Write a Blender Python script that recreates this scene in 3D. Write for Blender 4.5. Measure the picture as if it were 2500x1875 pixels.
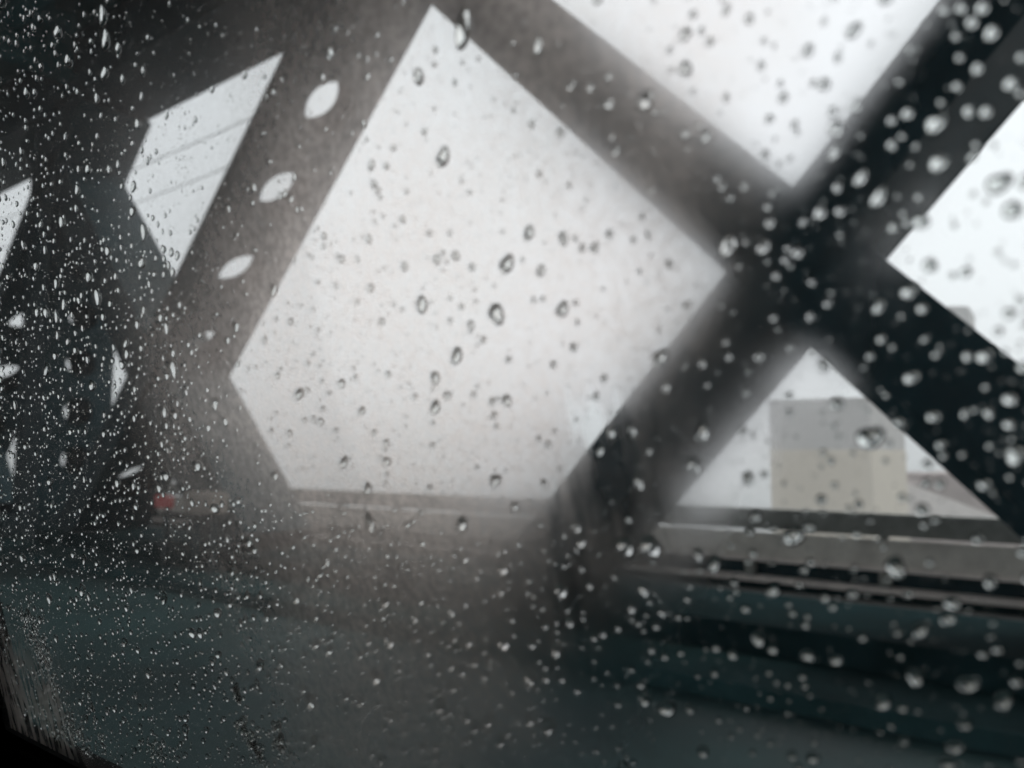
import bpy, bmesh, math, random
from mathutils import Vector, Matrix
R = math.radians
S = bpy.context.scene
for o in list(bpy.data.objects): bpy.data.objects.remove(o)
C = S.collection

# ------------------------------------------------------------------ camera
CAM_H = 1.35                                   # eye height above the road
cam_d = bpy.data.cameras.new('camera'); cam = bpy.data.objects.new('camera', cam_d); C.objects.link(cam)
cam_d.sensor_width = 36; cam_d.lens = 27.0; cam_d.clip_start = 0.005; cam_d.clip_end = 12000
cam.location = (0, 0, CAM_H)
YAW, PITCH = R(53.2), R(5.2)                   # turned 53 degrees to the right of the road, a little up
cam.rotation_euler = (R(90) + PITCH, 0, -YAW)
cam_d.dof.use_dof = True; cam_d.dof.focus_distance = 0.31; cam_d.dof.aperture_fstop = 10.5
S.camera = cam

# ------------------------------------------------------------------ sky, sun, exposure
W = bpy.data.worlds.new('World'); S.world = W; W.use_nodes = True
nt = W.node_tree; nt.nodes.clear()
SUN_EL, SUN_ROT = R(48), R(120)
sky = nt.nodes.new('ShaderNodeTexSky'); sky.sky_type = 'NISHITA'; sky.sun_disc = False
sky.sun_elevation = SUN_EL; sky.sun_rotation = SUN_ROT; sky.dust_density = 4; sky.air_density = 1; sky.ozone_density = 1
hsv = nt.nodes.new('ShaderNodeHueSaturation'); hsv.inputs['Saturation'].default_value = 0.10
mixc = nt.nodes.new('ShaderNodeMix'); mixc.data_type = 'RGBA'; mixc.inputs['Factor'].default_value = 0.72
mixc.inputs['B'].default_value = (9.2, 9.15, 9.65, 1)                        # even cloud layer
bg = nt.nodes.new('ShaderNodeBackground'); bg.inputs['Strength'].default_value = 0.13
wo = nt.nodes.new('ShaderNodeOutputWorld')
nt.links.new(sky.outputs[0], hsv.inputs['Color']); nt.links.new(hsv.outputs[0], mixc.inputs['A'])
nt.links.new(mixc.outputs['Result'], bg.inputs['Color']); nt.links.new(bg.outputs[0], wo.inputs[0])
sl = bpy.data.lights.new('sun', 'SUN'); sl.energy = 0.8; sl.angle = R(14); sl.color = (1, 0.96, 0.9)
so = bpy.data.objects.new('sun', sl); C.objects.link(so)
sd = Vector((math.sin(SUN_ROT) * math.cos(SUN_EL), math.cos(SUN_ROT) * math.cos(SUN_EL), math.sin(SUN_EL)))
so.rotation_euler = sd.to_track_quat('Z', 'Y').to_euler(); so.location = (30, -20, 60)
S.view_settings.view_transform = 'Standard'; S.view_settings.look = 'None'
S.view_settings.exposure = 0; S.view_settings.gamma = 1; S.view_settings.use_curve_mapping = False
S.render.engine = 'CYCLES'
cy = S.cycles
cy.max_bounces = 14; cy.transmission_bounces = 12; cy.transparent_max_bounces = 24; cy.diffuse_bounces = 3
cy.glossy_bounces = 4; cy.use_denoising = True; cy.caustics_refractive = True; cy.blur_glossy = 0.3
cy.sample_clamp_indirect = 6

# ------------------------------------------------------------------ helpers
FW = Vector((math.sin(YAW) * math.cos(PITCH), math.cos(YAW) * math.cos(PITCH), math.sin(PITCH)))
RT = Vector((math.cos(YAW), -math.sin(YAW), 0)); UP = RT.cross(FW)
FPX = 2500 * 27 / 36
def ray(x, y): return FW + RT * ((x - 1250) / FPX) - UP * ((y - 937.5) / FPX)

def tag(o, label=None, cat=None, group=None, kind=None):
    if label: o['label'] = label
    if cat: o['category'] = cat
    if group: o['group'] = group
    if kind: o['kind'] = kind
    return o
def empty(name, loc=(0, 0, 0)):
    o = bpy.data.objects.new(name, None); C.objects.link(o); o.location = loc; o.empty_display_size = 0.2
    return o
def obj(name, bm, mat, parent=None, smooth=False):
    me = bpy.data.meshes.new(name); bmesh.ops.recalc_face_normals(bm, faces=bm.faces); bm.to_mesh(me); bm.free()
    for m in (mat if isinstance(mat, list) else [mat]): me.materials.append(m)
    if smooth:
        for p in me.polygons: p.use_smooth = True
    o = bpy.data.objects.new(name, me); C.objects.link(o)
    if parent:
        o.parent = parent
        bpy.context.view_layer.update()
        o.matrix_parent_inverse = parent.matrix_world.inverted()
    return o
def box(bm, x0, x1, y0, y1, z0, z1):
    v = [bm.verts.new(p) for p in ((x0,y0,z0),(x1,y0,z0),(x1,y1,z0),(x0,y1,z0),(x0,y0,z1),(x1,y0,z1),(x1,y1,z1),(x0,y1,z1))]
    for f in ((0,3,2,1),(4,5,6,7),(0,1,5,4),(1,2,6,5),(2,3,7,6),(3,0,4,7)): bm.faces.new([v[i] for i in f])
    return v
def boxo(name, dims, mat, parent=None, bev=0.0):
    bm = bmesh.new(); box(bm, *dims)
    if bev: bmesh.ops.bevel(bm, geom=bm.edges[:], offset=bev, segments=2, affect='EDGES')
    return obj(name, bm, mat, parent)
def prism(bm, pts, axis_vec):
    a = [bm.verts.new(p) for p in pts]; b = [bm.verts.new(Vector(p) + axis_vec) for p in pts]
    bm.faces.new(a); bm.faces.new(list(reversed(b)))
    n = len(pts)
    for i in range(n): bm.faces.new([a[i], a[(i+1) % n], b[(i+1) % n], b[i]])

# ------------------------------------------------------------------ materials
def mat(name, col, rough=0.7, var=0.25, scale=3.0, col2=None, metallic=0, bump=0.0, spec=0.5):
    m = bpy.data.materials.new(name); m.use_nodes = True; n = m.node_tree; b = n.nodes['Principled BSDF']
    tc = n.nodes.new('ShaderNodeTexCoord'); no = n.nodes.new('ShaderNodeTexNoise')
    no.inputs['Scale'].default_value = scale; no.inputs['Detail'].default_value = 6; no.inputs['Roughness'].default_value = 0.65
    n.links.new(tc.outputs['Object'], no.inputs['Vector'])
    cr = n.nodes.new('ShaderNodeValToRGB'); cr.color_ramp.elements[0].position = 0.3; cr.color_ramp.elements[1].position = 0.7
    c2 = col2 or tuple(c * (1 - var) for c in col); c1 = tuple(min(1, c * (1 + var)) for c in col)
    cr.color_ramp.elements[0].color = (*c2, 1); cr.color_ramp.elements[1].color = (*c1, 1)
    n.links.new(no.outputs['Fac'], cr.inputs[0]); n.links.new(cr.outputs[0], b.inputs['Base Color'])
    mr = n.nodes.new('ShaderNodeMapRange'); mr.inputs['To Min'].default_value = max(0.03, rough - 0.12); mr.inputs['To Max'].default_value = min(1, rough + 0.12)
    n.links.new(no.outputs['Fac'], mr.inputs['Value']); n.links.new(mr.outputs[0], b.inputs['Roughness'])
    b.inputs['Metallic'].default_value = metallic; b.inputs['Specular IOR Level'].default_value = spec
    if bump:
        bp = n.nodes.new('ShaderNodeBump'); bp.inputs['Strength'].default_value = bump; bp.inputs['Distance'].default_value = 0.02
        n.links.new(no.outputs['Fac'], bp.inputs['Height']); n.links.new(bp.outputs[0], b.inputs['Normal'])
    return m
M = {}
M['steel'] = mat('truss paint', (0.009, 0.028, 0.035), 0.6, 0.35, 2.5, spec=0.15)
M['deck_steel'] = mat('underdeck paint', (0.026, 0.120, 0.135), 0.8, 0.35, 1.5, spec=0.05)
M['rail_dark'] = mat('railing paint', (0.22, 0.225, 0.21), 0.6, 0.3, 4)
M['panel'] = mat('concrete parapet', (0.66, 0.62, 0.57), 0.85, 0.25, 3, bump=0.2)
M['kerb'] = mat('pale kerb', (0.80, 0.72, 0.68), 0.8, 0.2, 5, bump=0.2)
M['asphalt'] = mat('wet asphalt', (0.030, 0.066, 0.069), 0.6, 0.35, 1.2, bump=0.25, spec=0.22)
M['chord'] = mat('matt chord paint', (0.011, 0.026, 0.029), 0.9, 0.35, 2.5, spec=0.02)
M['kerbstone'] = mat('dark wet kerb', (0.024, 0.056, 0.060), 0.85, 0.35, 1.5, spec=0.05)
M['walk'] = mat('walkway concrete', (0.12, 0.12, 0.115), 0.8, 0.3, 2)
M['beige'] = mat('beige render', (0.56, 0.51, 0.44), 0.9, 0.06, 0.12)
M['greyblock'] = mat('grey render', (0.46, 0.445, 0.435), 0.9, 0.06, 0.12)
M['brown'] = mat('brown brick', (0.30, 0.25, 0.235), 0.9, 0.12, 0.3)
M['pale'] = mat('pale coping', (0.62, 0.58, 0.56), 0.8, 0.08, 0.5)
M['hazegrey'] = mat('tower grey', (0.40, 0.39, 0.38), 0.9, 0.08, 0.1)
M['bank'] = mat('river bank', (0.16, 0.155, 0.14), 0.95, 0.3, 0.05)
M['red'] = mat('red reflector', (0.55, 0.03, 0.03), 0.35, 0.15, 12)
M['tan'] = mat('tan cabinet', (0.30, 0.26, 0.23), 0.6, 0.12, 6)
M['cable'] = mat('cable sheath', (0.03, 0.03, 0.03), 0.6, 0.2, 8)
M['trim'] = mat('black door trim', (0.008, 0.009, 0.010), 0.7, 0.3, 40, spec=0.2)
M['rubber'] = mat('black window rubber', (0.006, 0.006, 0.006), 0.75, 0.3, 60, spec=0.15)
M['headliner'] = mat('headliner cloth', (0.03, 0.03, 0.03), 0.95, 0.2, 80, spec=0.1)

def water_mat():
    m = bpy.data.materials.new('river water'); m.use_nodes = True; n = m.node_tree; b = n.nodes['Principled BSDF']
    b.inputs['Base Color'].default_value = (0.20, 0.205, 0.20, 1); b.inputs['Roughness'].default_value = 0.25
    tc = n.nodes.new('ShaderNodeTexCoord'); no = n.nodes.new('ShaderNodeTexNoise'); no.inputs['Scale'].default_value = 0.15
    bp = n.nodes.new('ShaderNodeBump'); bp.inputs['Strength'].default_value = 0.15
    n.links.new(tc.outputs['Object'], no.inputs['Vector']); n.links.new(no.outputs['Fac'], bp.inputs['Height']); n.links.new(bp.outputs[0], b.inputs['Normal'])
    return m
M['water'] = water_mat()
def drop_mat():
    m = bpy.data.materials.new('rain water'); m.use_nodes = True; n = m.node_tree; n.nodes.clear()
    g = n.nodes.new('ShaderNodeBsdfGlass'); g.inputs['IOR'].default_value = 1.333; g.inputs['Roughness'].default_value = 0.0
    g.inputs['Color'].default_value = (0.99, 1, 0.99, 1)
    o = n.nodes.new('ShaderNodeOutputMaterial'); n.links.new(g.outputs[0], o.inputs[0]); return m
M['water_drop'] = drop_mat()

# ================================================================== SETTING
Z = CAM_H
def plane(name, x0, x1, y0, y1, z, m):
    bm = bmesh.new(); bm.faces.new([bm.verts.new(p) for p in ((x0,y0,z),(x1,y0,z),(x1,y1,z),(x0,y1,z))])
    return tag(obj(name, bm, m), kind='structure')
plane('river', -5000, 7000, -6000, 7000, -38, M['water'])
plane('river_bank', 60, 420, -260, 70, -35.5, M['bank'])
b = bmesh.new(); box(b, -9, 4.2, -25, 120, -0.35, 0.0); tag(obj('road', b, M['asphalt']), kind='structure')
b = bmesh.new(); box(b, 4.204, 4.85, -25, 120, -0.35, 0.10); tag(obj('kerb', b, M['kerbstone']), kind='structure')
b = bmesh.new(); box(b, 6.15, 7.95, -25, 120, -0.40, 0.02); tag(obj('walkway', b, M['walk']), kind='structure')

# ------------------------------------------------------------------ truss (near face at X = 5 m)
truss = tag(empty('bridge_truss', (5, 0, 0)), 'dark steel bridge truss of crossing riveted diagonals beside the road', 'bridge truss')
X0 = 5.0
CH_TOP, CH_BOT = Z + 5.40, Z - 1.08
def plate_with_holes(L, wid, th, holes, hl, hw):
    """plate in local coords: length along x (0..L), width along y (-wid/2..wid/2), thickness z 0..th; oval holes at x positions"""
    bm = bmesh.new(); NS = 24
    xs = [0.0]
    for i in range(len(holes) - 1): xs.append((holes[i] + holes[i+1]) / 2)
    xs.append(L)
    def ring(cx):
        r = []
        for k in range(NS):
            a = 2 * math.pi * k / NS; c, s = math.cos(a), math.sin(a)
            ex = max(hl, hw) / 2 - hw / 2
            r.append((cx + (ex if c > 0 else -ex) * (1 if abs(c) > 1e-6 else 0) + c * hw / 2, s * hw / 2))
        return r
    def frame(x0, x1, cx):
        r = []
        for k in range(NS):
            a = 2 * math.pi * k / NS; c, s = math.cos(a), math.sin(a)
            hx = (x1 - cx) if c > 0 else (cx - x0); hy = wid / 2
            t = 1 / max(abs(c), abs(s)); r.append((cx + c * t * hx, s * t * hy))
        return r
    for i, h in enumerate(holes):
        a, f = ring(h), frame(xs[i], xs[i+1], h)
        A0 = [bm.verts.new((p[0], p[1], 0)) for p in a]; A1 = [bm.verts.new((p[0], p[1], th)) for p in a]
        F0 = [bm.verts.new((p[0], p[1], 0)) for p in f]; F1 = [bm.verts.new((p[0], p[1], th)) for p in f]
        for k in range(NS):
            j = (k + 1) % NS
            bm.faces.new([A0[k], F0[k], F0[j], A0[j]]); bm.faces.new([A1[k], A1[j], F1[j], F1[k]])
            bm.faces.new([A0[k], A0[j], A1[j], A1[k]]); bm.faces.new([F0[k], F1[k], F1[j], F0[j]])
    bmesh.ops.remove_doubles(bm, verts=bm.verts[:], dist=1e-4)
    return bm
def member(name, p0, p1, w, t, hole_pitch, x0=X0, lab=None, hl=0.62, hw=0.36, first=None, solid=False):
    """box member from p0 to p1 (y,z): solid side webs facing the road, perforated cover plates top and bottom"""
    p0, p1 = Vector((0, *p0)), Vector((0, *p1)); d = p1 - p0; L = d.length; d.normalize()
    nrm = Vector((1, 0, 0)).cross(d)                     # in-plane normal
    e = empty(name, (x0, p0.y, p0.z)); e.parent = truss; bpy.context.view_layer.update()
    e.matrix_parent_inverse = truss.matrix_world.inverted()
    if lab: e['label'] = lab
    org = Vector((x0, p0.y, p0.z)); mat4 = lambda o: Matrix(((d.x, 1, nrm.x, o.x), (d.y, 0, nrm.y, o.y), (d.z, 0, nrm.z, o.z), (0, 0, 0, 1)))
    for i, xx in enumerate((0.0, t - 0.03)):             # webs
        bm = bmesh.new(); box(bm, 0, L, 0, 0.03, -w / 2, w / 2)
        bmesh.ops.transform(bm, matrix=mat4(org + Vector((xx, 0, 0))), verts=bm.verts[:]); obj('web_plate', bm, M['steel'], e)
    n = int((L - 0.6) / hole_pitch); st = first if first is not None else (L - (n - 1) * hole_pitch) / 2
    hs = [st + i * hole_pitch for i in range(n) if st + i * hole_pitch < L - 1.5]
    for s in (-1, 1):                                    # cover plates
        if solid: bm = bmesh.new(); box(bm, 0, L, -(t - 0.064) / 2, (t - 0.064) / 2, 0, 0.025)
        else: bm = plate_with_holes(L, t - 0.064, 0.025, hs, hl, hw)
        oz = nrm * (w / 2 - 0.03 if s > 0 else -w / 2 + 0.005)
        bmesh.ops.transform(bm, matrix=mat4(org + Vector((t / 2, 0, 0)) + oz), verts=bm.verts[:]); obj('cover_plate' if solid else 'perforated_plate', bm, M['steel'], e)
    for s in (-1, 1):                                    # flange angles proud of the web
        bm = bmesh.new(); box(bm, 0, L, -0.02, -0.002, s * w / 2 - (0.11 if s > 0 else 0), s * w / 2 + (0.11 if s < 0 else 0))
        bmesh.ops.transform(bm, matrix=mat4(org), verts=bm.verts[:]); obj('flange_angle', bm, M['steel'], e)
    return e
zt, zb = CH_TOP + 0.02, CH_BOT - 0.02
def negm(N, w=0.46, t=1.06, solid=False, **k):    # z = -1.08 y + N (camera-relative) : rises towards the camera
    f = lambda z: (N - (z - Z)) / 1.08
    return member('diagonal', (f(zb), zb), (f(zt), zt), w, t, 1.18, hl=0.56, hw=0.64, first=1.15, solid=solid, **k)
def posm(Cc, w=0.68, t=0.9, solid=True, **k):
    f = lambda z: ((z - Z) - Cc) / 1.06
    return member('diagonal', (f(zb), zb), (f(zt), zt), w, t, 0.78, x0=X0 + 0.05, solid=solid, **k)
for kk, N in enumerate((2.95, 11.5, 18.3, 27.0, -5.6)):
    negm(N, lab='perforated diagonal with oval holes showing sky' if kk == 1 else None, solid=(kk == 0))
for Cc in (-0.3, -9.2, -17.9, -26.5, 8.4): posm(Cc)
member('post', (12.95, zb), (12.95, zt), 0.9, 1.0, 0.75, hl=0.36, hw=0.44)
member('post', (-4.6, zb), (-4.6, zt), 0.95, 1.0, 0.72, hl=0.42, hw=0.30)
member('post', (29.4, zb), (29.4, zt), 0.95, 1.0, 0.72, hl=0.42, hw=0.30)
boxo('top_chord', (X0 - 0.06, X0 + 1.1, -20, 60, CH_TOP, CH_TOP + 0.95), M['steel'], truss)
boxo('bottom_chord', (X0 - 0.06, X0 + 1.05, -20, 60, CH_BOT - 0.9, CH_BOT), M['chord'], truss)
for gy in (4.9, 12.95, 21.5):            # gusset plates at the chords
    for (za, s) in ((CH_TOP + 0.5, -1), (CH_BOT - 0.45, 1)):
        bm = bmesh.new()
        pr = [(-1.05, 0), (1.05, 0), (1.05, 0.62), (0.55, 0.98), (-0.55, 0.98), (-1.05, 0.62)]
        prism(bm, [Vector((X0 - 0.085, gy + a * (0.62), za + s * c * 0.62)) for a, c in pr], Vector((0.02, 0, 0))); obj('gusset_plate', bm, M['steel'], truss)

# ------------------------------------------------------------------ upper deck overhead
deck = tag(empty('upper_deck', (0, 0, CH_TOP + 1.0)), 'dark underside of the upper road deck overhead', 'bridge deck')
boxo('deck_slab', (-9.5, 6.2, -25, 120, CH_TOP + 1.25, CH_TOP + 1.55), M['deck_steel'], deck)
for y in range(-16, 100, 4):
    bm = bmesh.new(); box(bm, -9, X0 - 0.07, y - 0.18, y + 0.18, CH_TOP + 0.22, CH_TOP + 0.25); box(bm, -9, X0 - 0.07, y - 0.02, y + 0.02, CH_TOP + 0.25, CH_TOP + 1.25)
    obj('floor_beam', bm, M['deck_steel'], deck)
for x in (-8, -6, -4, -2, 0, 2, 4):
    bm = bmesh.new(); box(bm, x - 0.13, x + 0.13, -20, 100, CH_TOP + 0.60, CH_TOP + 0.63); box(bm, x - 0.015, x + 0.015, -20, 100, CH_TOP + 0.63, CH_TOP + 1.25)
    obj('stringer', bm, M['deck_steel'], deck)

# ------------------------------------------------------------------ railing of the outer walkway (X = 7.7 m)
XR = 7.7; rr = XR / 5.0
rail = tag(empty('bridge_railing', (XR, 0, 0)), 'long low railing with grey rails along the outer edge of the bridge', 'railing')
def rz(z5): return Z + z5 * rr
boxo('top_rail', (XR, XR + 0.14, -20, 90, rz(-0.487), rz(-0.355)), M['rail_dark'], rail, 0.01)
boxo('parapet_panel', (XR + 0.02, XR + 0.12, -20, 90, rz(-0.665), rz(-0.510)), M['panel'], rail, 0.01)
boxo('panel_coping', (XR - 0.012, XR + 0.13, -20, 90, rz(-0.69), rz(-0.666)), M['kerb'], rail)
boxo('kerb_rail', (XR - 0.05, XR + 0.2, -20, 90, rz(-0.818), rz(-0.79)), M['kerb'], rail, 0.01)
boxo('base_beam', (XR - 0.02, XR + 0.2, -20, 90, -0.30, rz(-0.82)), M['chord'], rail)
boxo('gap_filler', (XR + 0.15, XR + 0.18, -20, 90, rz(-0.789), rz(-0.66)), M['steel'], rail)  # dark sheet added behind the posts so the gap stays dark against bright water
for i in range(-8, 42):
    y = i * 1.25 + 0.3
    boxo('post', (XR + 0.03, XR + 0.11, y - 0.05, y + 0.05, rz(-0.789), rz(-0.691)), M['rail_dark'], rail)
    boxo('upper_post', (XR + 0.05, XR + 0.10, y - 0.04, y + 0.04, rz(-0.5095), rz(-0.488)), M['rail_dark'], rail)

# ------------------------------------------------------------------ small roadside things
def at(px, py, X): v = ray(px, py); return v * (X / v.x) + Vector((0, 0, Z))
p = at(400, 1224, 4.6)
rm = tag(empty('marker_sign', (p.x, p.y, 0.16)), 'small red marker plate on a short post beside the truss', 'marker sign')
boxo('marker_plate', (p.x - 0.02, p.x + 0.02, p.y - 0.17, p.y + 0.17, p.z - 0.07, p.z + 0.07), M['red'], rm, 0.01)
boxo('post', (p.x + 0.022, p.x + 0.07, p.y - 0.025, p.y + 0.025, 0.10, p.z + 0.05), M['steel'], rm)
p = at(482, 1228, 4.6)
ub = tag(empty('utility_cabinet', (p.x, p.y, 0.16)), 'tan metal utility box on a stand, right of the red marker', 'utility box')
boxo('cabinet', (p.x - 0.02, p.x + 0.22, p.y - 0.25, p.y + 0.25, p.z - 0.11, p.z + 0.11), M['tan'], ub, 0.015)
for s in (-1, 1): boxo('leg', (p.x + 0.06, p.x + 0.12, p.y + s * 0.17 - 0.02, p.y + s * 0.17 + 0.02, 0.10, p.z - 0.11), M['steel'], ub)
def tube(bm, pts, r, n=8):
    prev = None
    for i, q in enumerate(pts):
        q = Vector(q); dd = (Vector(pts[min(i+1, len(pts)-1)]) - Vector(pts[max(i-1, 0)])).normalized()
        a = dd.orthogonal().normalized(); bb = dd.cross(a)
        rg = [bm.verts.new(q + a * math.cos(2*math.pi*k/n) * r + bb * math.sin(2*math.pi*k/n) * r) for k in range(n)]
        if prev:
            for k in range(n): bm.faces.new([prev[k], prev[(k+1) % n], rg[(k+1) % n], rg[k]])
        prev = rg
for (px, py, X, lab) in ((400, 378, 6.15, 'upper thin dark cable strung along the outside of the truss'), (460, 442, 6.15, 'lower thin dark cable strung along the outside of the truss')):
    p = at(px, py, X); y0 = (11.5 - (p.z - Z)) / 1.08 - 0.2; bm = bmesh.new()
    tube(bm, [(X, y0 + i * 1.0, p.z + 0.012 * (i - 2) * (i - 8) * 0.3) for i in range(0, 13)], 0.007)
    tag(obj('cable', bm, M['cable'], smooth=True), lab, 'cable')

# ------------------------------------------------------------------ far buildings across the water
def far_pt(px, py, D): v = ray(px, py); return v * D + Vector((0, 0, Z))     # D along the view axis
blk = tag(empty('apartment_block', far_pt(2040, 1230, 160) * 1.0), 'plain beige block with grey upper storeys beyond the railing', 'building')
blk.location.z = -35.5
D1 = 160
pL, pM, pR = far_pt(1880, 1110, D1), far_pt(2128, 1110, D1 - 8), far_pt(2212, 1110, D1 + 6)
zt0 = far_pt(2000, 985, D1).z; zmid = far_pt(2000, 1098, D1).z; zlow = -35.5
def foot(a, b, c):
    d4 = a + (c - b); return [Vector((q.x, q.y, 0)) for q in (a, b, c, d4)]
def block(name, foot4, z0, z1, m, parent):
    bm = bmesh.new(); prism(bm, [Vector((q.x, q.y, z0)) for q in foot4], Vector((0, 0, z1 - z0))); return obj(name, bm, m, parent)
F4 = foot(pL, pM, pR); cen = sum(F4, Vector()) / 4
block('lower_wall', F4, zlow, zmid, M['beige'], blk)
block('upper_wall', [cen + (q - cen) * 0.995 for q in F4], zmid, zt0, M['greyblock'], blk)
block('parapet', [cen + (q - cen) * 1.01 for q in F4], zt0, zt0 + 0.8, M['greyblock'], blk)
for i in range(1, 7):                       # faint vertical piers
    q = F4[0].lerp(F4[1], i / 7); dd = (F4[1] - F4[0]).normalized(); nn = Vector((dd.y, -dd.x, 0))
    if nn.dot(q) > 0: nn = -nn
    block('pier', [q - dd * 0.4, q + dd * 0.4, q + dd * 0.4 + nn * 0.18, q - dd * 0.4 + nn * 0.18], zlow, zmid - 0.3, M['beige'], blk)
D2 = 210
lb = tag(empty('low_building', (0, 0, 0)), 'low brown building with a stepped roof right of the beige block', 'building')
q0, q1, q2 = far_pt(2200, 1110, D2), far_pt(2265, 1110, D2), far_pt(2480, 1110, D2 - 10)
lb.location = (q0.x, q0.y, -35.5)
off = Vector((FW.x, FW.y, 0)).normalized() * 22
def strip(name, a, b, z1, z2, m, parent, z0=-35.5):
    bm = bmesh.new(); A = Vector((a.x, a.y, 0)); B = Vector((b.x, b.y, 0))
    bot = [A, B, B + off, A + off]; hs = [z1, z2, z2, z1]
    lo = [bm.verts.new((q.x, q.y, z0)) for q in bot]; hi = [bm.verts.new((q.x, q.y, h)) for q, h in zip(bot, hs)]
    bm.faces.new(lo); bm.faces.new(list(reversed(hi)))
    for i in range(4): j = (i + 1) % 4; bm.faces.new([lo[i], lo[j], hi[j], hi[i]])
    return obj(name, bm, m, parent)
strip('lower_wing', q0, q1, far_pt(2215, 1186, D2).z, far_pt(2265, 1176, D2).z, M['brown'], lb)
strip('main_wing', q1 , q2, far_pt(2270, 1158, D2).z, far_pt(2400, 1150, D2).z, M['brown'], lb)
rw = tag(empty('ramp_wall', (0, 0, 0)), 'pale sloping ramp parapet crossing the low brown building', 'wall')
D3 = 185; a0, a1 = far_pt(2205, 1185, D3), far_pt(2480, 1288, D3)
rw.location = (a0.x, a0.y, -35.5); off = Vector((FW.x, FW.y, 0)).normalized() * 1.2
strip('wall', a0, a1, a0.z, a1.z, M['brown'], rw)
off = Vector((FW.x, FW.y, 0)).normalized() * 1.5
strip('coping', a0 - Vector((FW.x, FW.y, 0)) * 0.4, a1 - Vector((FW.x, FW.y, 0)) * 0.4, a0.z + 0.9, a1.z + 0.9, M['pale'], rw, z0=min(a0.z, a1.z) - 0.0)
D4 = 330
tw = tag(empty('tower_block', (0, 0, 0)), 'distant grey tower top peeking over the right truss arm', 'building')
t0, t1, t2 = far_pt(2325, 1110, D4), far_pt(2386, 1110, D4), far_pt(2398, 1110, D4 + 10)
tw.location = (t0.x, t0.y, -35.5)
block('shaft', foot(t0, t1, t2), -35.5, far_pt(2350, 752, D4).z, M['hazegrey'], tw)
F5 = foot(t0, t1, t2); c5 = sum(F5, Vector()) / 4
block('roof_plant', [c5 + (q - c5) * 0.8 for q in F5], far_pt(2350, 752, D4).z, far_pt(2350, 740, D4).z, M['hazegrey'], tw)

# ------------------------------------------------------------------ damp air over the river
bm = bmesh.new(); box(bm, -5200, 7200, -6200, 7200, -39.5, 75)
hz = bpy.data.materials.new('damp air'); hz.use_nodes = True; hn = hz.node_tree; hn.nodes.clear()
pv = hn.nodes.new('ShaderNodeVolumePrincipled'); pv.inputs['Color'].default_value = (0.95, 0.95, 0.96, 1); pv.inputs['Density'].default_value = 0.0009
ho = hn.nodes.new('ShaderNodeOutputMaterial'); hn.links.new(pv.outputs[0], ho.inputs['Volume'])
tag(obj('haze', bm, hz), 'pale damp haze over the river', 'haze', kind='stuff')
cy.volume_bounces = 1

# ================================================================== THE CAR THE PICTURE IS TAKEN FROM
TILT = R(15); DW = 0.13                       # pane: X = DW - tan(tilt) * (z - Z)
TT = math.tan(TILT)
PN = Vector((math.cos(TILT), 0, math.sin(TILT)))     # outward normal
PV = Vector((-math.sin(TILT), 0, math.cos(TILT)))    # up along the glass
PU = Vector((0, 1, 0))                               # forward along the glass
PO = Vector((DW, 0, Z))
TH = 0.004
def pane_uv(px, py):
    d = ray(px, py); t = (PO - Vector((0, 0, Z))).dot(PN) / d.dot(PN); q = d * t + Vector((0, 0, Z)) - PO
    return q.dot(PU), q.dot(PV), t                    # t is the depth along the view axis
def pw(u, v, n=0.0): return PO + PU * u + PV * v + PN * n
U0, U1, V0, V1 = -0.45, 0.435, -0.141, 0.34
car = tag(empty('car', (0, 0, 0)), 'black interior frame of the car around the rain-covered side window', 'car')

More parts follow.
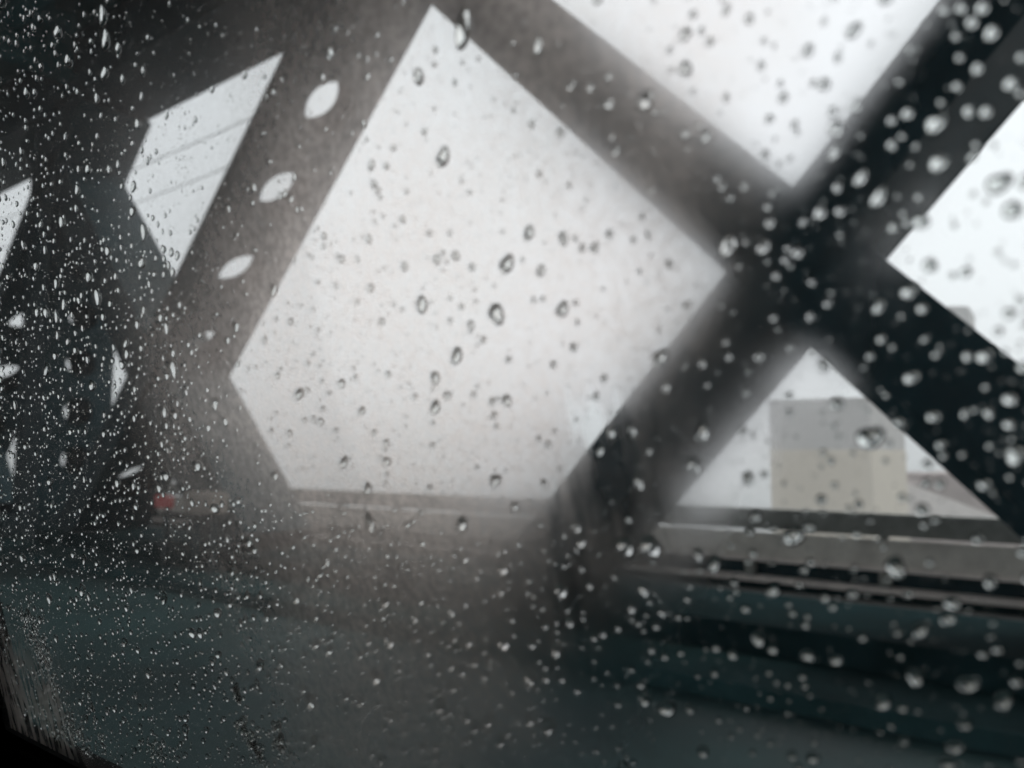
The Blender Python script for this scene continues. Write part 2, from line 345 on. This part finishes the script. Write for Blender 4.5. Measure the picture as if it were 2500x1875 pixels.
def pane_mats():
    """outside face clear; inside face carries a patchy film of condensation"""
    def base(name):
        m = bpy.data.materials.new(name); m.use_nodes = True; n = m.node_tree; n.nodes.clear()
        o = n.nodes.new('ShaderNodeOutputMaterial'); tr = n.nodes.new('ShaderNodeBsdfTransparent'); tr.inputs[0].default_value = (0.955, 0.985, 0.975, 1)
        gl = n.nodes.new('ShaderNodeBsdfGlossy'); gl.inputs['Roughness'].default_value = 0.02
        fr = n.nodes.new('ShaderNodeFresnel'); fr.inputs['IOR'].default_value = 1.3
        mu = n.nodes.new('ShaderNodeMath'); mu.operation = 'MULTIPLY'; mu.inputs[1].default_value = 0.22; n.links.new(fr.outputs[0], mu.inputs[0])
        mx = n.nodes.new('ShaderNodeMixShader'); n.links.new(mu.outputs[0], mx.inputs[0]); n.links.new(tr.outputs[0], mx.inputs[1]); n.links.new(gl.outputs[0], mx.inputs[2])
        return m, n, o, mx
    m1, n1, o1, x1 = base('clear glass'); n1.links.new(x1.outputs[0], o1.inputs[0])
    m2, n, o, x2 = base('fogged glass')
    def math_(op, a, b=None, clamp=False):
        k = n.nodes.new('ShaderNodeMath'); k.operation = op; k.use_clamp = clamp
        for i, q in enumerate((a, b)):
            if q is None: continue
            if isinstance(q, (int, float)): k.inputs[i].default_value = q
            else: n.links.new(q, k.inputs[i])
        return k.outputs[0]
    def smooth(v, a, b_, t0=0.0, t1=1.0):
        k = n.nodes.new('ShaderNodeMapRange'); k.interpolation_type = 'SMOOTHERSTEP'; n.links.new(v, k.inputs['Value'])
        k.inputs['From Min'].default_value = a; k.inputs['From Max'].default_value = b_; k.inputs['To Min'].default_value = t0; k.inputs['To Max'].default_value = t1
        return k.outputs[0]
    tc = n.nodes.new('ShaderNodeTexCoord'); sp = n.nodes.new('ShaderNodeSeparateXYZ'); n.links.new(tc.outputs['Object'], sp.inputs[0])
    u, v = sp.outputs['Y'], sp.outputs['Z']
    def noise(scale, detail=4, rough=0.6, dist=0.0):
        k = n.nodes.new('ShaderNodeTexNoise'); k.inputs['Scale'].default_value = scale; k.inputs['Detail'].default_value = detail
        k.inputs['Roughness'].default_value = rough; k.inputs['Distortion'].default_value = dist; n.links.new(tc.outputs['Object'], k.inputs['Vector']); return k.outputs['Fac']
    mp = n.nodes.new('ShaderNodeMapping'); mp.inputs['Rotation'].default_value = (R(20), 0, 0); mp.inputs['Scale'].default_value = (1, 300, 60); n.links.new(tc.outputs['Object'], mp.inputs['Vector'])
    sk = n.nodes.new('ShaderNodeTexNoise'); sk.inputs['Scale'].default_value = 1.0; sk.inputs['Detail'].default_value = 3; n.links.new(mp.outputs[0], sk.inputs['Vector']); streak = sk.outputs['Fac']
    n1_ = noise(28, 4); n2_ = noise(9, 3); n3_ = noise(420, 3, 0.6)
    eu = math_('ADD', u, math_('MULTIPLY', v, 0.6))
    edge = math_('ADD', eu, math_('MULTIPLY', math_('SUBTRACT', n1_, 0.5), 0.045))
    f = smooth(edge, 0.050, 0.090)                                     # breath fog ends towards the rear of the pane
    du = math_('SUBTRACT', u, 0.10); dv = math_('MULTIPLY', math_('SUBTRACT', v, -0.02), 0.85)
    rad = math_('ADD', math_('SQRT', math_('ADD', math_('MULTIPLY', du, du), math_('MULTIPLY', dv, dv))), math_('MULTIPLY', math_('SUBTRACT', n2_, 0.5), 0.10))
    f = math_('MULTIPLY', f, smooth(rad, 0.03, 0.185, 1.0, 0.06))       # thinner towards the edges of the breath patch
    f = math_('MULTIPLY', f, smooth(n1_, 0.3, 0.7, 0.78, 1.1))
    f = math_('MULTIPLY', f, smooth(n3_, 0.3, 0.7, 0.80, 1.18))
    wipe = None                                                         # finger-wiped clear patches
    for (px_, py_, ru, rv) in ((1500, 1165, 0.013, 0.016), (1385, 1400, 0.006, 0.022), (1450, 1040, 0.008, 0.008)):
        pu, pv_, _ = pane_uv(px_, py_)
        a_ = math_('DIVIDE', math_('SUBTRACT', u, pu), ru); b_ = math_('DIVIDE', math_('SUBTRACT', v, pv_), rv)
        d_ = math_('ADD', math_('SQRT', math_('ADD', math_('MULTIPLY', a_, a_), math_('MULTIPLY', b_, b_))), math_('MULTIPLY', math_('SUBTRACT', streak, 0.5), 1.7))
        m_ = smooth(d_, 0.1, 1.25, 0.25 if py_ < 1300 else 0.5, 1.0); wipe = m_ if wipe is None else math_('MULTIPLY', wipe, m_)
    corner = math_('MULTIPLY', math_('MULTIPLY', smooth(u, 0.33, 0.40), smooth(v, -0.125, -0.06, 1.0, 0.0)), smooth(streak, 0.36, 0.58))    # dried runoff in the bottom front corner
    f = math_('ADD', math_('ADD', math_('MULTIPLY', f, wipe), math_('MULTIPLY', corner, 0.85)), 0.009)
    amt = math_('MULTIPLY', f, 0.54, True)
    film = math_('MULTIPLY', smooth(edge, 0.030, 0.058), smooth(edge, 0.085, 0.130, 0.72, 0.07), True); film = math_('MULTIPLY', film, wipe)   # thin smeared water film: blurs what is behind it
    tl = n.nodes.new('ShaderNodeBsdfTranslucent'); tl.inputs[0].default_value = (0.84, 0.74, 0.66, 1)
    rf = n.nodes.new('ShaderNodeBsdfRefraction'); rf.inputs['Color'].default_value = (1, 0.89, 0.81, 1); rf.inputs['Roughness'].default_value = 0.75; rf.inputs['IOR'].default_value = 1.15
    ms = n.nodes.new('ShaderNodeMixShader'); ms.inputs[0].default_value = 0.78
    n.links.new(tl.outputs[0], ms.inputs[1]); n.links.new(rf.outputs[0], ms.inputs[2])
    rn = n.nodes.new('ShaderNodeBsdfRefraction'); rn.inputs['Color'].default_value = (0.98, 0.985, 0.985, 1); rn.inputs['Roughness'].default_value = 1.0; rn.inputs['IOR'].default_value = 1.03
    mw = n.nodes.new('ShaderNodeMixShader'); n.links.new(film, mw.inputs[0]); n.links.new(x2.outputs[0], mw.inputs[1]); n.links.new(rn.outputs[0], mw.inputs[2])
    x2 = mw
    mf = n.nodes.new('ShaderNodeMixShader'); n.links.new(amt, mf.inputs[0]); n.links.new(x2.outputs[0], mf.inputs[1]); n.links.new(ms.outputs[0], mf.inputs[2])
    n.links.new(mf.outputs[0], o.inputs[0])
    return m1, m2
MG1, MG2 = pane_mats()
bm = bmesh.new()
def vv(u, v, n): return bm.verts.new((n, u, v))
a = [vv(U0, V0, 0), vv(U1, V0, 0), vv(U1, V1, 0), vv(U0, V1, 0)]; bq = [vv(U0, V0, TH), vv(U1, V0, TH), vv(U1, V1, TH), vv(U0, V1, TH)]
fi = bm.faces.new(a); fi.material_index = 1
fo = bm.faces.new(list(reversed(bq))); fo.material_index = 0
for i in range(4): j = (i + 1) % 4; ff = bm.faces.new([a[i], bq[i], bq[j], a[j]]); ff.material_index = 0
pane = obj('window_pane', bm, [MG1, MG2])
pane.location = PO; pane.rotation_euler = (0, -TILT, 0)
pane.parent = car

def pane_box(name, u0, u1, v0, v1, n0, n1, m, parent, bev=0.004):
    bm = bmesh.new(); box(bm, n0, n1, u0, u1, v0, v1)
    bmesh.ops.bevel(bm, geom=bm.edges[:], offset=bev, segments=3, affect='EDGES')
    bmesh.ops.transform(bm, matrix=Matrix.Translation(PO) @ Matrix.Rotation(-TILT, 4, 'Y'), verts=bm.verts[:])
    return obj(name, bm, m, parent)
pane_box('window_seal', U0, U1 + 0.02, V0 - 0.03, V0 + 0.002, -0.006, 0.010, M['rubber'], car)
pane_box('window_divider', U1 - 0.002, U1 + 0.05, V0 - 0.03, V1 + 0.02, -0.006, 0.010, M['rubber'], car)
pane_box('door_panel', U0 - 0.1, U1 + 0.5, V0 - 0.50, V0 - 0.020, -0.06, -0.016, M['trim'], car, 0.012)
pane_box('mirror_sail', U1 + 0.045, U1 + 0.26, V0 - 0.05, V0 + 0.12, -0.02, 0.012, M['trim'], car, 0.01)
pane_box('window_header', U0 - 0.1, U1 + 0.5, V1 - 0.004, V1 + 0.08, -0.03, 0.02, M['trim'], car, 0.01)
pane_box('rear_pillar', U0 - 0.12, U0 + 0.003, V0 - 0.5, V1 + 0.02, -0.04, 0.02, M['trim'], car, 0.01)
# closed dark cabin behind the camera
boxo('roof_panel', (-1.45, DW - TT * 0.33, -1.3, 1.0, Z + 0.36, Z + 0.40), M['headliner'], car)
boxo('cabin_floor', (-1.45, 0.25, -1.3, 1.2, Z - 1.12, Z - 1.08), M['headliner'], car)
boxo('far_side', (-1.5, -1.45, -1.3, 1.2, Z - 1.08, Z + 0.36), M['headliner'], car)
boxo('seat_back', (-1.44, 0.05, -0.75, -0.55, Z - 1.0, Z + 0.34), M['headliner'], car)
boxo('windscreen_blocker', (-1.44, 0.12, 1.0, 1.2, Z - 0.30, Z + 0.38), M['headliner'], car)  # unseen panel added across the windscreen opening, keeps its reflection off the pane
boxo('dashboard', (-1.44, 0.12, 0.75, 1.2, Z - 1.0, Z - 0.30), M['trim'], car)

# ------------------------------------------------------------------ raindrops on the outside of the pane
rng = random.Random(11)
def dome(bm, cu, cv, rl, rw, ang, hgt, nseg, nring, taper=0.0, wob=0.0):
    """closed water cap on the pane's outer face, long axis rl at angle ang (in pane u,v), tail towards +axis"""
    ca, sa = math.cos(ang), math.sin(ang); base = []; rows = []
    ph = rng.random() * 6.28
    n0 = TH + 0.00006
    phi0 = 2 * math.atan(hgt / math.sqrt(rl * rw)); sp0, cp0 = math.sin(phi0), math.cos(phi0); R_ = math.sqrt(rl * rw)
    for r in range(nring):
        ph_ = phi0 * (1 - r / nring); rad = math.sin(ph_) / sp0; hh = (math.cos(ph_) - cp0) / sp0 * R_; row = []
        for k in range(nseg):
            a = 2 * math.pi * k / nseg
            q = 1 + wob * math.sin(2 * a + ph) + wob * 0.6 * math.sin(3 * a + ph * 2)
            x, y = math.cos(a) * rl * rad * q, math.sin(a) * rw * rad * q
            y *= 1 - taper * max(0.0, x / rl)
            row.append(bm.verts.new((n0 + hh, cu + x * ca - y * sa, cv + x * sa + y * ca)))
        rows.append(row)
    top = bm.verts.new((n0 + hgt, cu, cv))
    bm.faces.new(list(reversed(rows[0])))
    for r in range(nring - 1):
        for k in range(nseg): j = (k + 1) % nseg; f = bm.faces.new([rows[r][k], rows[r][j], rows[r+1][j], rows[r+1][k]]); f.smooth = True
    for k in range(nseg): f = bm.faces.new([rows[-1][k], rows[-1][(k+1) % nseg], top]); f.smooth = True
PM = Matrix.Translation(PO) @ Matrix.Rotation(-TILT, 4, 'Y')
def drop_obj(name, cu, cv, rl, rw, ang, hgt, label, group, taper=0.0, wob=0.12):
    bm = bmesh.new(); dome(bm, 0, 0, rl, rw, ang, hgt, 20, 7, taper, wob)
    me = bpy.data.meshes.new(name); bm.to_mesh(me); bm.free(); me.materials.append(M['water_drop'])
    o = bpy.data.objects.new(name, me); C.objects.link(o); o.matrix_world = PM @ Matrix.Translation((0, cu, cv))
    return tag(o, label, 'raindrop', group)
taken = []                                   # (u, v, r) hash grid
grid = {}
def free(u, v, r):
    gi, gj = int(u / 0.006), int(v / 0.006)
    for i in range(gi - 1, gi + 2):
        for j in range(gj - 1, gj + 2):
            for (a_, b_, c_) in grid.get((i, j), ()):
                if (a_ - u) ** 2 + (b_ - v) ** 2 < (c_ + r) ** 2: return False
    return True
def take(u, v, r): grid.setdefault((int(u / 0.006), int(v / 0.006)), []).append((u, v, r))
ANG = R(118)                                  # tails point up and a little forward: blown back and down
K = 2500 / 2212.0
SKYD = [(1070,573,34),(1048,683,36),(886,662,30),(930,338,32),(875,160,30),(962,775,28),(915,823,22),(1118,505,24),(1193,517,24),(1235,538,16),(1262,537,20),
 (1145,588,20),(848,578,16),(918,563,18),(942,862,16),(1000,860,12),(756,895,16),(712,835,18),(1265,865,15),(1162,970,13),(1075,783,13),(1020,740,14),(1130,652,12),
 (1405,780,34),(1420,845,20),(1462,665,16),(1378,510,14),(1365,470,14),(1123,265,16),(1140,375,12),(1205,400,12),(775,355,18),(775,625,16),(843,475,14),(1047,1048,24),
 (905,1065,14),(1152,1055,14),(810,965,14),(770,1065,18)]
TOPD = [(1460,65,26),(1460,140,30),(1830,55,30),(1550,205,16),(1645,252,18),(1700,265,16),(1795,115,18),(1765,35,14),(1600,30,20),(1550,10,18)]
BARD = [(1137,92,30),(1293,220,26),(1375,212,36),(1210,180,18),(1252,185,18),(1292,160,16)]
XD = [(2013,262,38),(2020,350,34),(1887,425,32),(1848,382,28),(1790,325,26),(1757,460,26),(1980,480,28),(1950,240,24),(1915,255,18),(1915,310,18),(2095,335,18),(2060,180,18),
 (2085,235,20),(1955,635,28),(1888,668,24),(1960,825,26),(2122,778,28),(2190,995,38),(2078,905,18),(2008,912,22),(2130,905,20),(2175,930,20),(2025,975,20),(1735,690,16),
 (1660,600,16),(1720,480,14),(1775,660,16),(1990,740,14),(2050,600,14)]
LOWD = [(1500,945,32),(1298,945,20),(1345,940,20),(1275,985,20),(1360,1055,24),(1065,1243,22),(1190,1290,28),(1210,1360,20),(1235,1185,24),(1330,1195,38),(1385,1195,42),(1490,1215,22),
 (1525,1235,28),(1370,1290,24),(1345,1330,22),(1700,1175,40),(1655,1295,26),(1925,1245,38),(790,1478,24),(1165,1590,26),(1730,1440,22),(1792,1450,22),(2050,1325,26),(2040,1360,28),
 (1980,1385,28),(2085,1505,32),(2165,1540,32)]
LEFTD = [(685,112,20),(105,480,17),(165,600,19),(345,590,14),(245,745,14),(265,845,11),(110,470,9),(330,245,13),(60,485,12),(225,355,11),(565,630,17),(485,710,14),(320,690,14),(275,205,12),
 (490,1300,10),(570,1035,14),(440,878,18),(462,917,16),(640,1255,14),(660,1345,12),(385,1145,11),(95,1250,13),(100,1265,10),(490,1515,11),(610,1190,11)]
n_ind = 0
ORD = ['largest', 'second largest', 'third largest', 'fourth largest', 'fifth largest', 'sixth largest', 'seventh largest', 'eighth largest']
def place(lst, look, where, group, elong=1.15):
    """named drops; the label says how big the drop is among its neighbours and in which part of its patch of window it sits"""
    global n_ind
    xs = sorted(q[0] for q in lst); ys = sorted(q[1] for q in lst); n3 = len(lst) // 3
    x1, x2, y1, y2 = xs[n3], xs[2 * n3], ys[n3], ys[2 * n3]; seen = {}
    for (x, y, s) in sorted(lst, key=lambda q: -q[2]):
        part = ('upper' if y < y1 else 'lower' if y >= y2 else 'middle') + ' ' + ('left' if x < x1 else 'right' if x >= x2 else 'centre')
        x *= K; y *= K; u, v, dz = pane_uv(x, y); s *= K
        u2, v2, _ = pane_uv(x, y + s); r = math.hypot(u2 - u, v2 - v) * 0.5 * 1.15
        if not free(u, v, r * 0.8): continue
        k_ = seen.get(part, 0); seen[part] = k_ + 1
        rl = r * elong * rng.uniform(0.95, 1.1); rw_ = r * rng.uniform(0.85, 1.0)
        take(u, v, r); n_ind += 1
        drop_obj('raindrop', u, v, rl, rw_, ANG + rng.uniform(-0.3, 0.3), r * rng.uniform(0.62, 0.85), '%s %s raindrop in the %s of %s' % (ORD[min(k_, 7)], look, part, where), group, 0.15)
u, v, _ = pane_uv(1100, 62); take(u, v, 0.004)
drop_obj('raindrop', u, v, 0.0040, 0.0021, R(118), 0.0017, 'long loop-shaped drip at the top tip of the large white opening', 'drops on the sky openings', 0.45, 0.02)
place(SKYD, 'dark-rimmed', 'the large white opening', 'drops on the large white opening')
place(TOPD, 'blurred', 'the top white opening', 'drops on the top white opening')
place(BARD, 'bright', 'the upper grey bar', 'drops on the upper grey bar')
place(XD, 'pale blurred', 'the black truss crossing', 'drops on the black truss crossing')
place(LOWD, 'pale blurred', 'the window below the railing', 'drops on the lower window')
place(LEFTD, 'sharp slanting', 'the left third of the window', 'sharp drops on the left of the window', 1.5)

# the remaining drops, sampled evenly over the glass
cand = []
while len(cand) < 8200:
    u = rng.uniform(-0.06, U1 - 0.004); v = rng.uniform(V0 + 0.004, 0.20)
    if u < 0.12 and rng.random() < 0.25: continue
    r = 0.5 * (0.00122 if u > 0.12 else 0.00115) * math.exp(rng.gauss(0, 0.48))
    r = min(r, 0.0019)
    if 0.05 < u < 0.21 and v > -0.015:
        r *= 0.75
        if rng.random() < 0.7: continue
    if v > 0.07 and u > 0.15 and rng.random() < 0.35: continue
    if not free(u, v, r * 1.3): continue
    take(u, v, r); cand.append((r, u, v))
cand.sort(reverse=True)
def screen(u, v):
    q = pw(u, v) - Vector((0, 0, Z)); d = q.dot(FW)
    if d < 0.02: return None
    x = 1250 + q.dot(RT) / d * FPX; y = 937.5 - q.dot(UP) / d * FPX
    return (x, y) if 15 < x < 2485 and 15 < y < 1860 else None
rest = []; n_more = 300 - n_ind - 1; seen = {}
COLS = ['far left', 'left', 'left centre', 'middle', 'right centre', 'right', 'far right']; ROWS = ['top edge', 'upper part', 'upper middle', 'lower middle', 'lower part', 'bottom edge']
for (r, u, v) in cand:
    asp = rng.uniform(1.0, 1.7) if u > 0.12 else rng.uniform(1.0, 1.25)
    p_ = (u, v, r * asp, r, ANG + rng.uniform(-0.35, 0.35), r * rng.uniform(0.65, 0.9), rng.uniform(0, 0.45) if u > 0.12 else 0.1)
    xy = screen(u, v)
    if n_more > 0 and xy:
        n_more -= 1
        c_ = COLS[min(6, int(xy[0] / 2500 * 7))]; w_ = ROWS[min(5, int(xy[1] / 1875 * 6))]; k_ = seen.get((c_, w_), 0); seen[(c_, w_)] = k_ + 1
        lab = ('%s small %s raindrop at the %s, %s of the window' % (ORD[k_], 'slanting' if u > 0.12 else 'round', c_, w_)) if k_ < 8 else 'one of the lesser raindrops crowded at the %s, %s of the window' % (c_, w_)
        drop_obj('raindrop', *p_[:6], lab, 'small raindrops all over the window', p_[6])
    else: rest.append(p_)
bm = bmesh.new()
for p_ in rest: dome(bm, p_[0], p_[1], p_[2], p_[3], p_[4], p_[5], 12, 4, p_[6], 0.06)
me = bpy.data.meshes.new('fine_drops'); bm.to_mesh(me); bm.free(); me.materials.append(M['water_drop'])
fd = bpy.data.objects.new('fine_drops', me); C.objects.link(fd); fd.matrix_world = PM
tag(fd, 'countless small raindrops scattered all over the car window', 'raindrops', kind='stuff')
# mist of specks, in clusters
bm = bmesh.new(); cnt = 0
centres = [(rng.uniform(0.0, U1), rng.uniform(V0, 0.16)) for _ in range(260)]
while cnt < 15000:
    if rng.random() < 0.55:
        c_ = rng.choice(centres); u = c_[0] + rng.gauss(0, 0.010); v = c_[1] + rng.gauss(0, 0.006)
    else: u = rng.uniform(0.0, U1); v = rng.uniform(V0, 0.18)
    if not (0 < u < U1 - 0.003 and V0 + 0.003 < v < 0.2): continue
    r = 0.5 * 0.00032 * math.exp(rng.gauss(0, 0.35))
    if not free(u, v, r): continue
    dome(bm, u, v, r * rng.uniform(1, 1.5), r, ANG, r * 0.6, 7, 2, 0.2); cnt += 1
for (path, n_, wid) in (([(35,1500),(75,1600),(95,1680),(140,1790)], 420, 26), ([(75,1700),(110,1780),(150,1830)], 420, 34), ([(165,1790),(190,1840),(205,1870)], 70, 12),
        ([(560,1780),(590,1830),(620,1880)], 110, 14), ([(640,1790),(670,1860)], 60, 16), ([(545,1690),(560,1730)], 40, 8), ([(190,1700),(230,1850)], 50, 6), ([(330,1820),(380,1875)], 60, 30)):
    for _ in range(n_):
        t_ = rng.random() * (len(path) - 1); i_ = min(int(t_), len(path) - 2); w_ = t_ - i_
        x_ = path[i_][0] * (1 - w_) + path[i_+1][0] * w_ + rng.gauss(0, wid * 0.5); y_ = path[i_][1] * (1 - w_) + path[i_+1][1] * w_ + rng.gauss(0, wid * 0.5)
        u, v, _d = pane_uv(x_, y_)
        if not (0 < u < U1 - 0.003 and V0 + 0.003 < v < 0.2): continue
        r = 0.5 * 0.0012 * math.exp(rng.gauss(0, 0.35)); dome(bm, u, v, r * rng.uniform(1, 2.4), r, ANG, r * 0.7, 8, 3, 0.2, 0.1)
me = bpy.data.meshes.new('drizzle_specks'); bm.to_mesh(me); bm.free(); me.materials.append(M['water_drop'])
fs = bpy.data.objects.new('drizzle_specks', me); C.objects.link(fs); fs.matrix_world = PM
tag(fs, 'fine drizzle specks misting the car window', 'drizzle', kind='stuff')
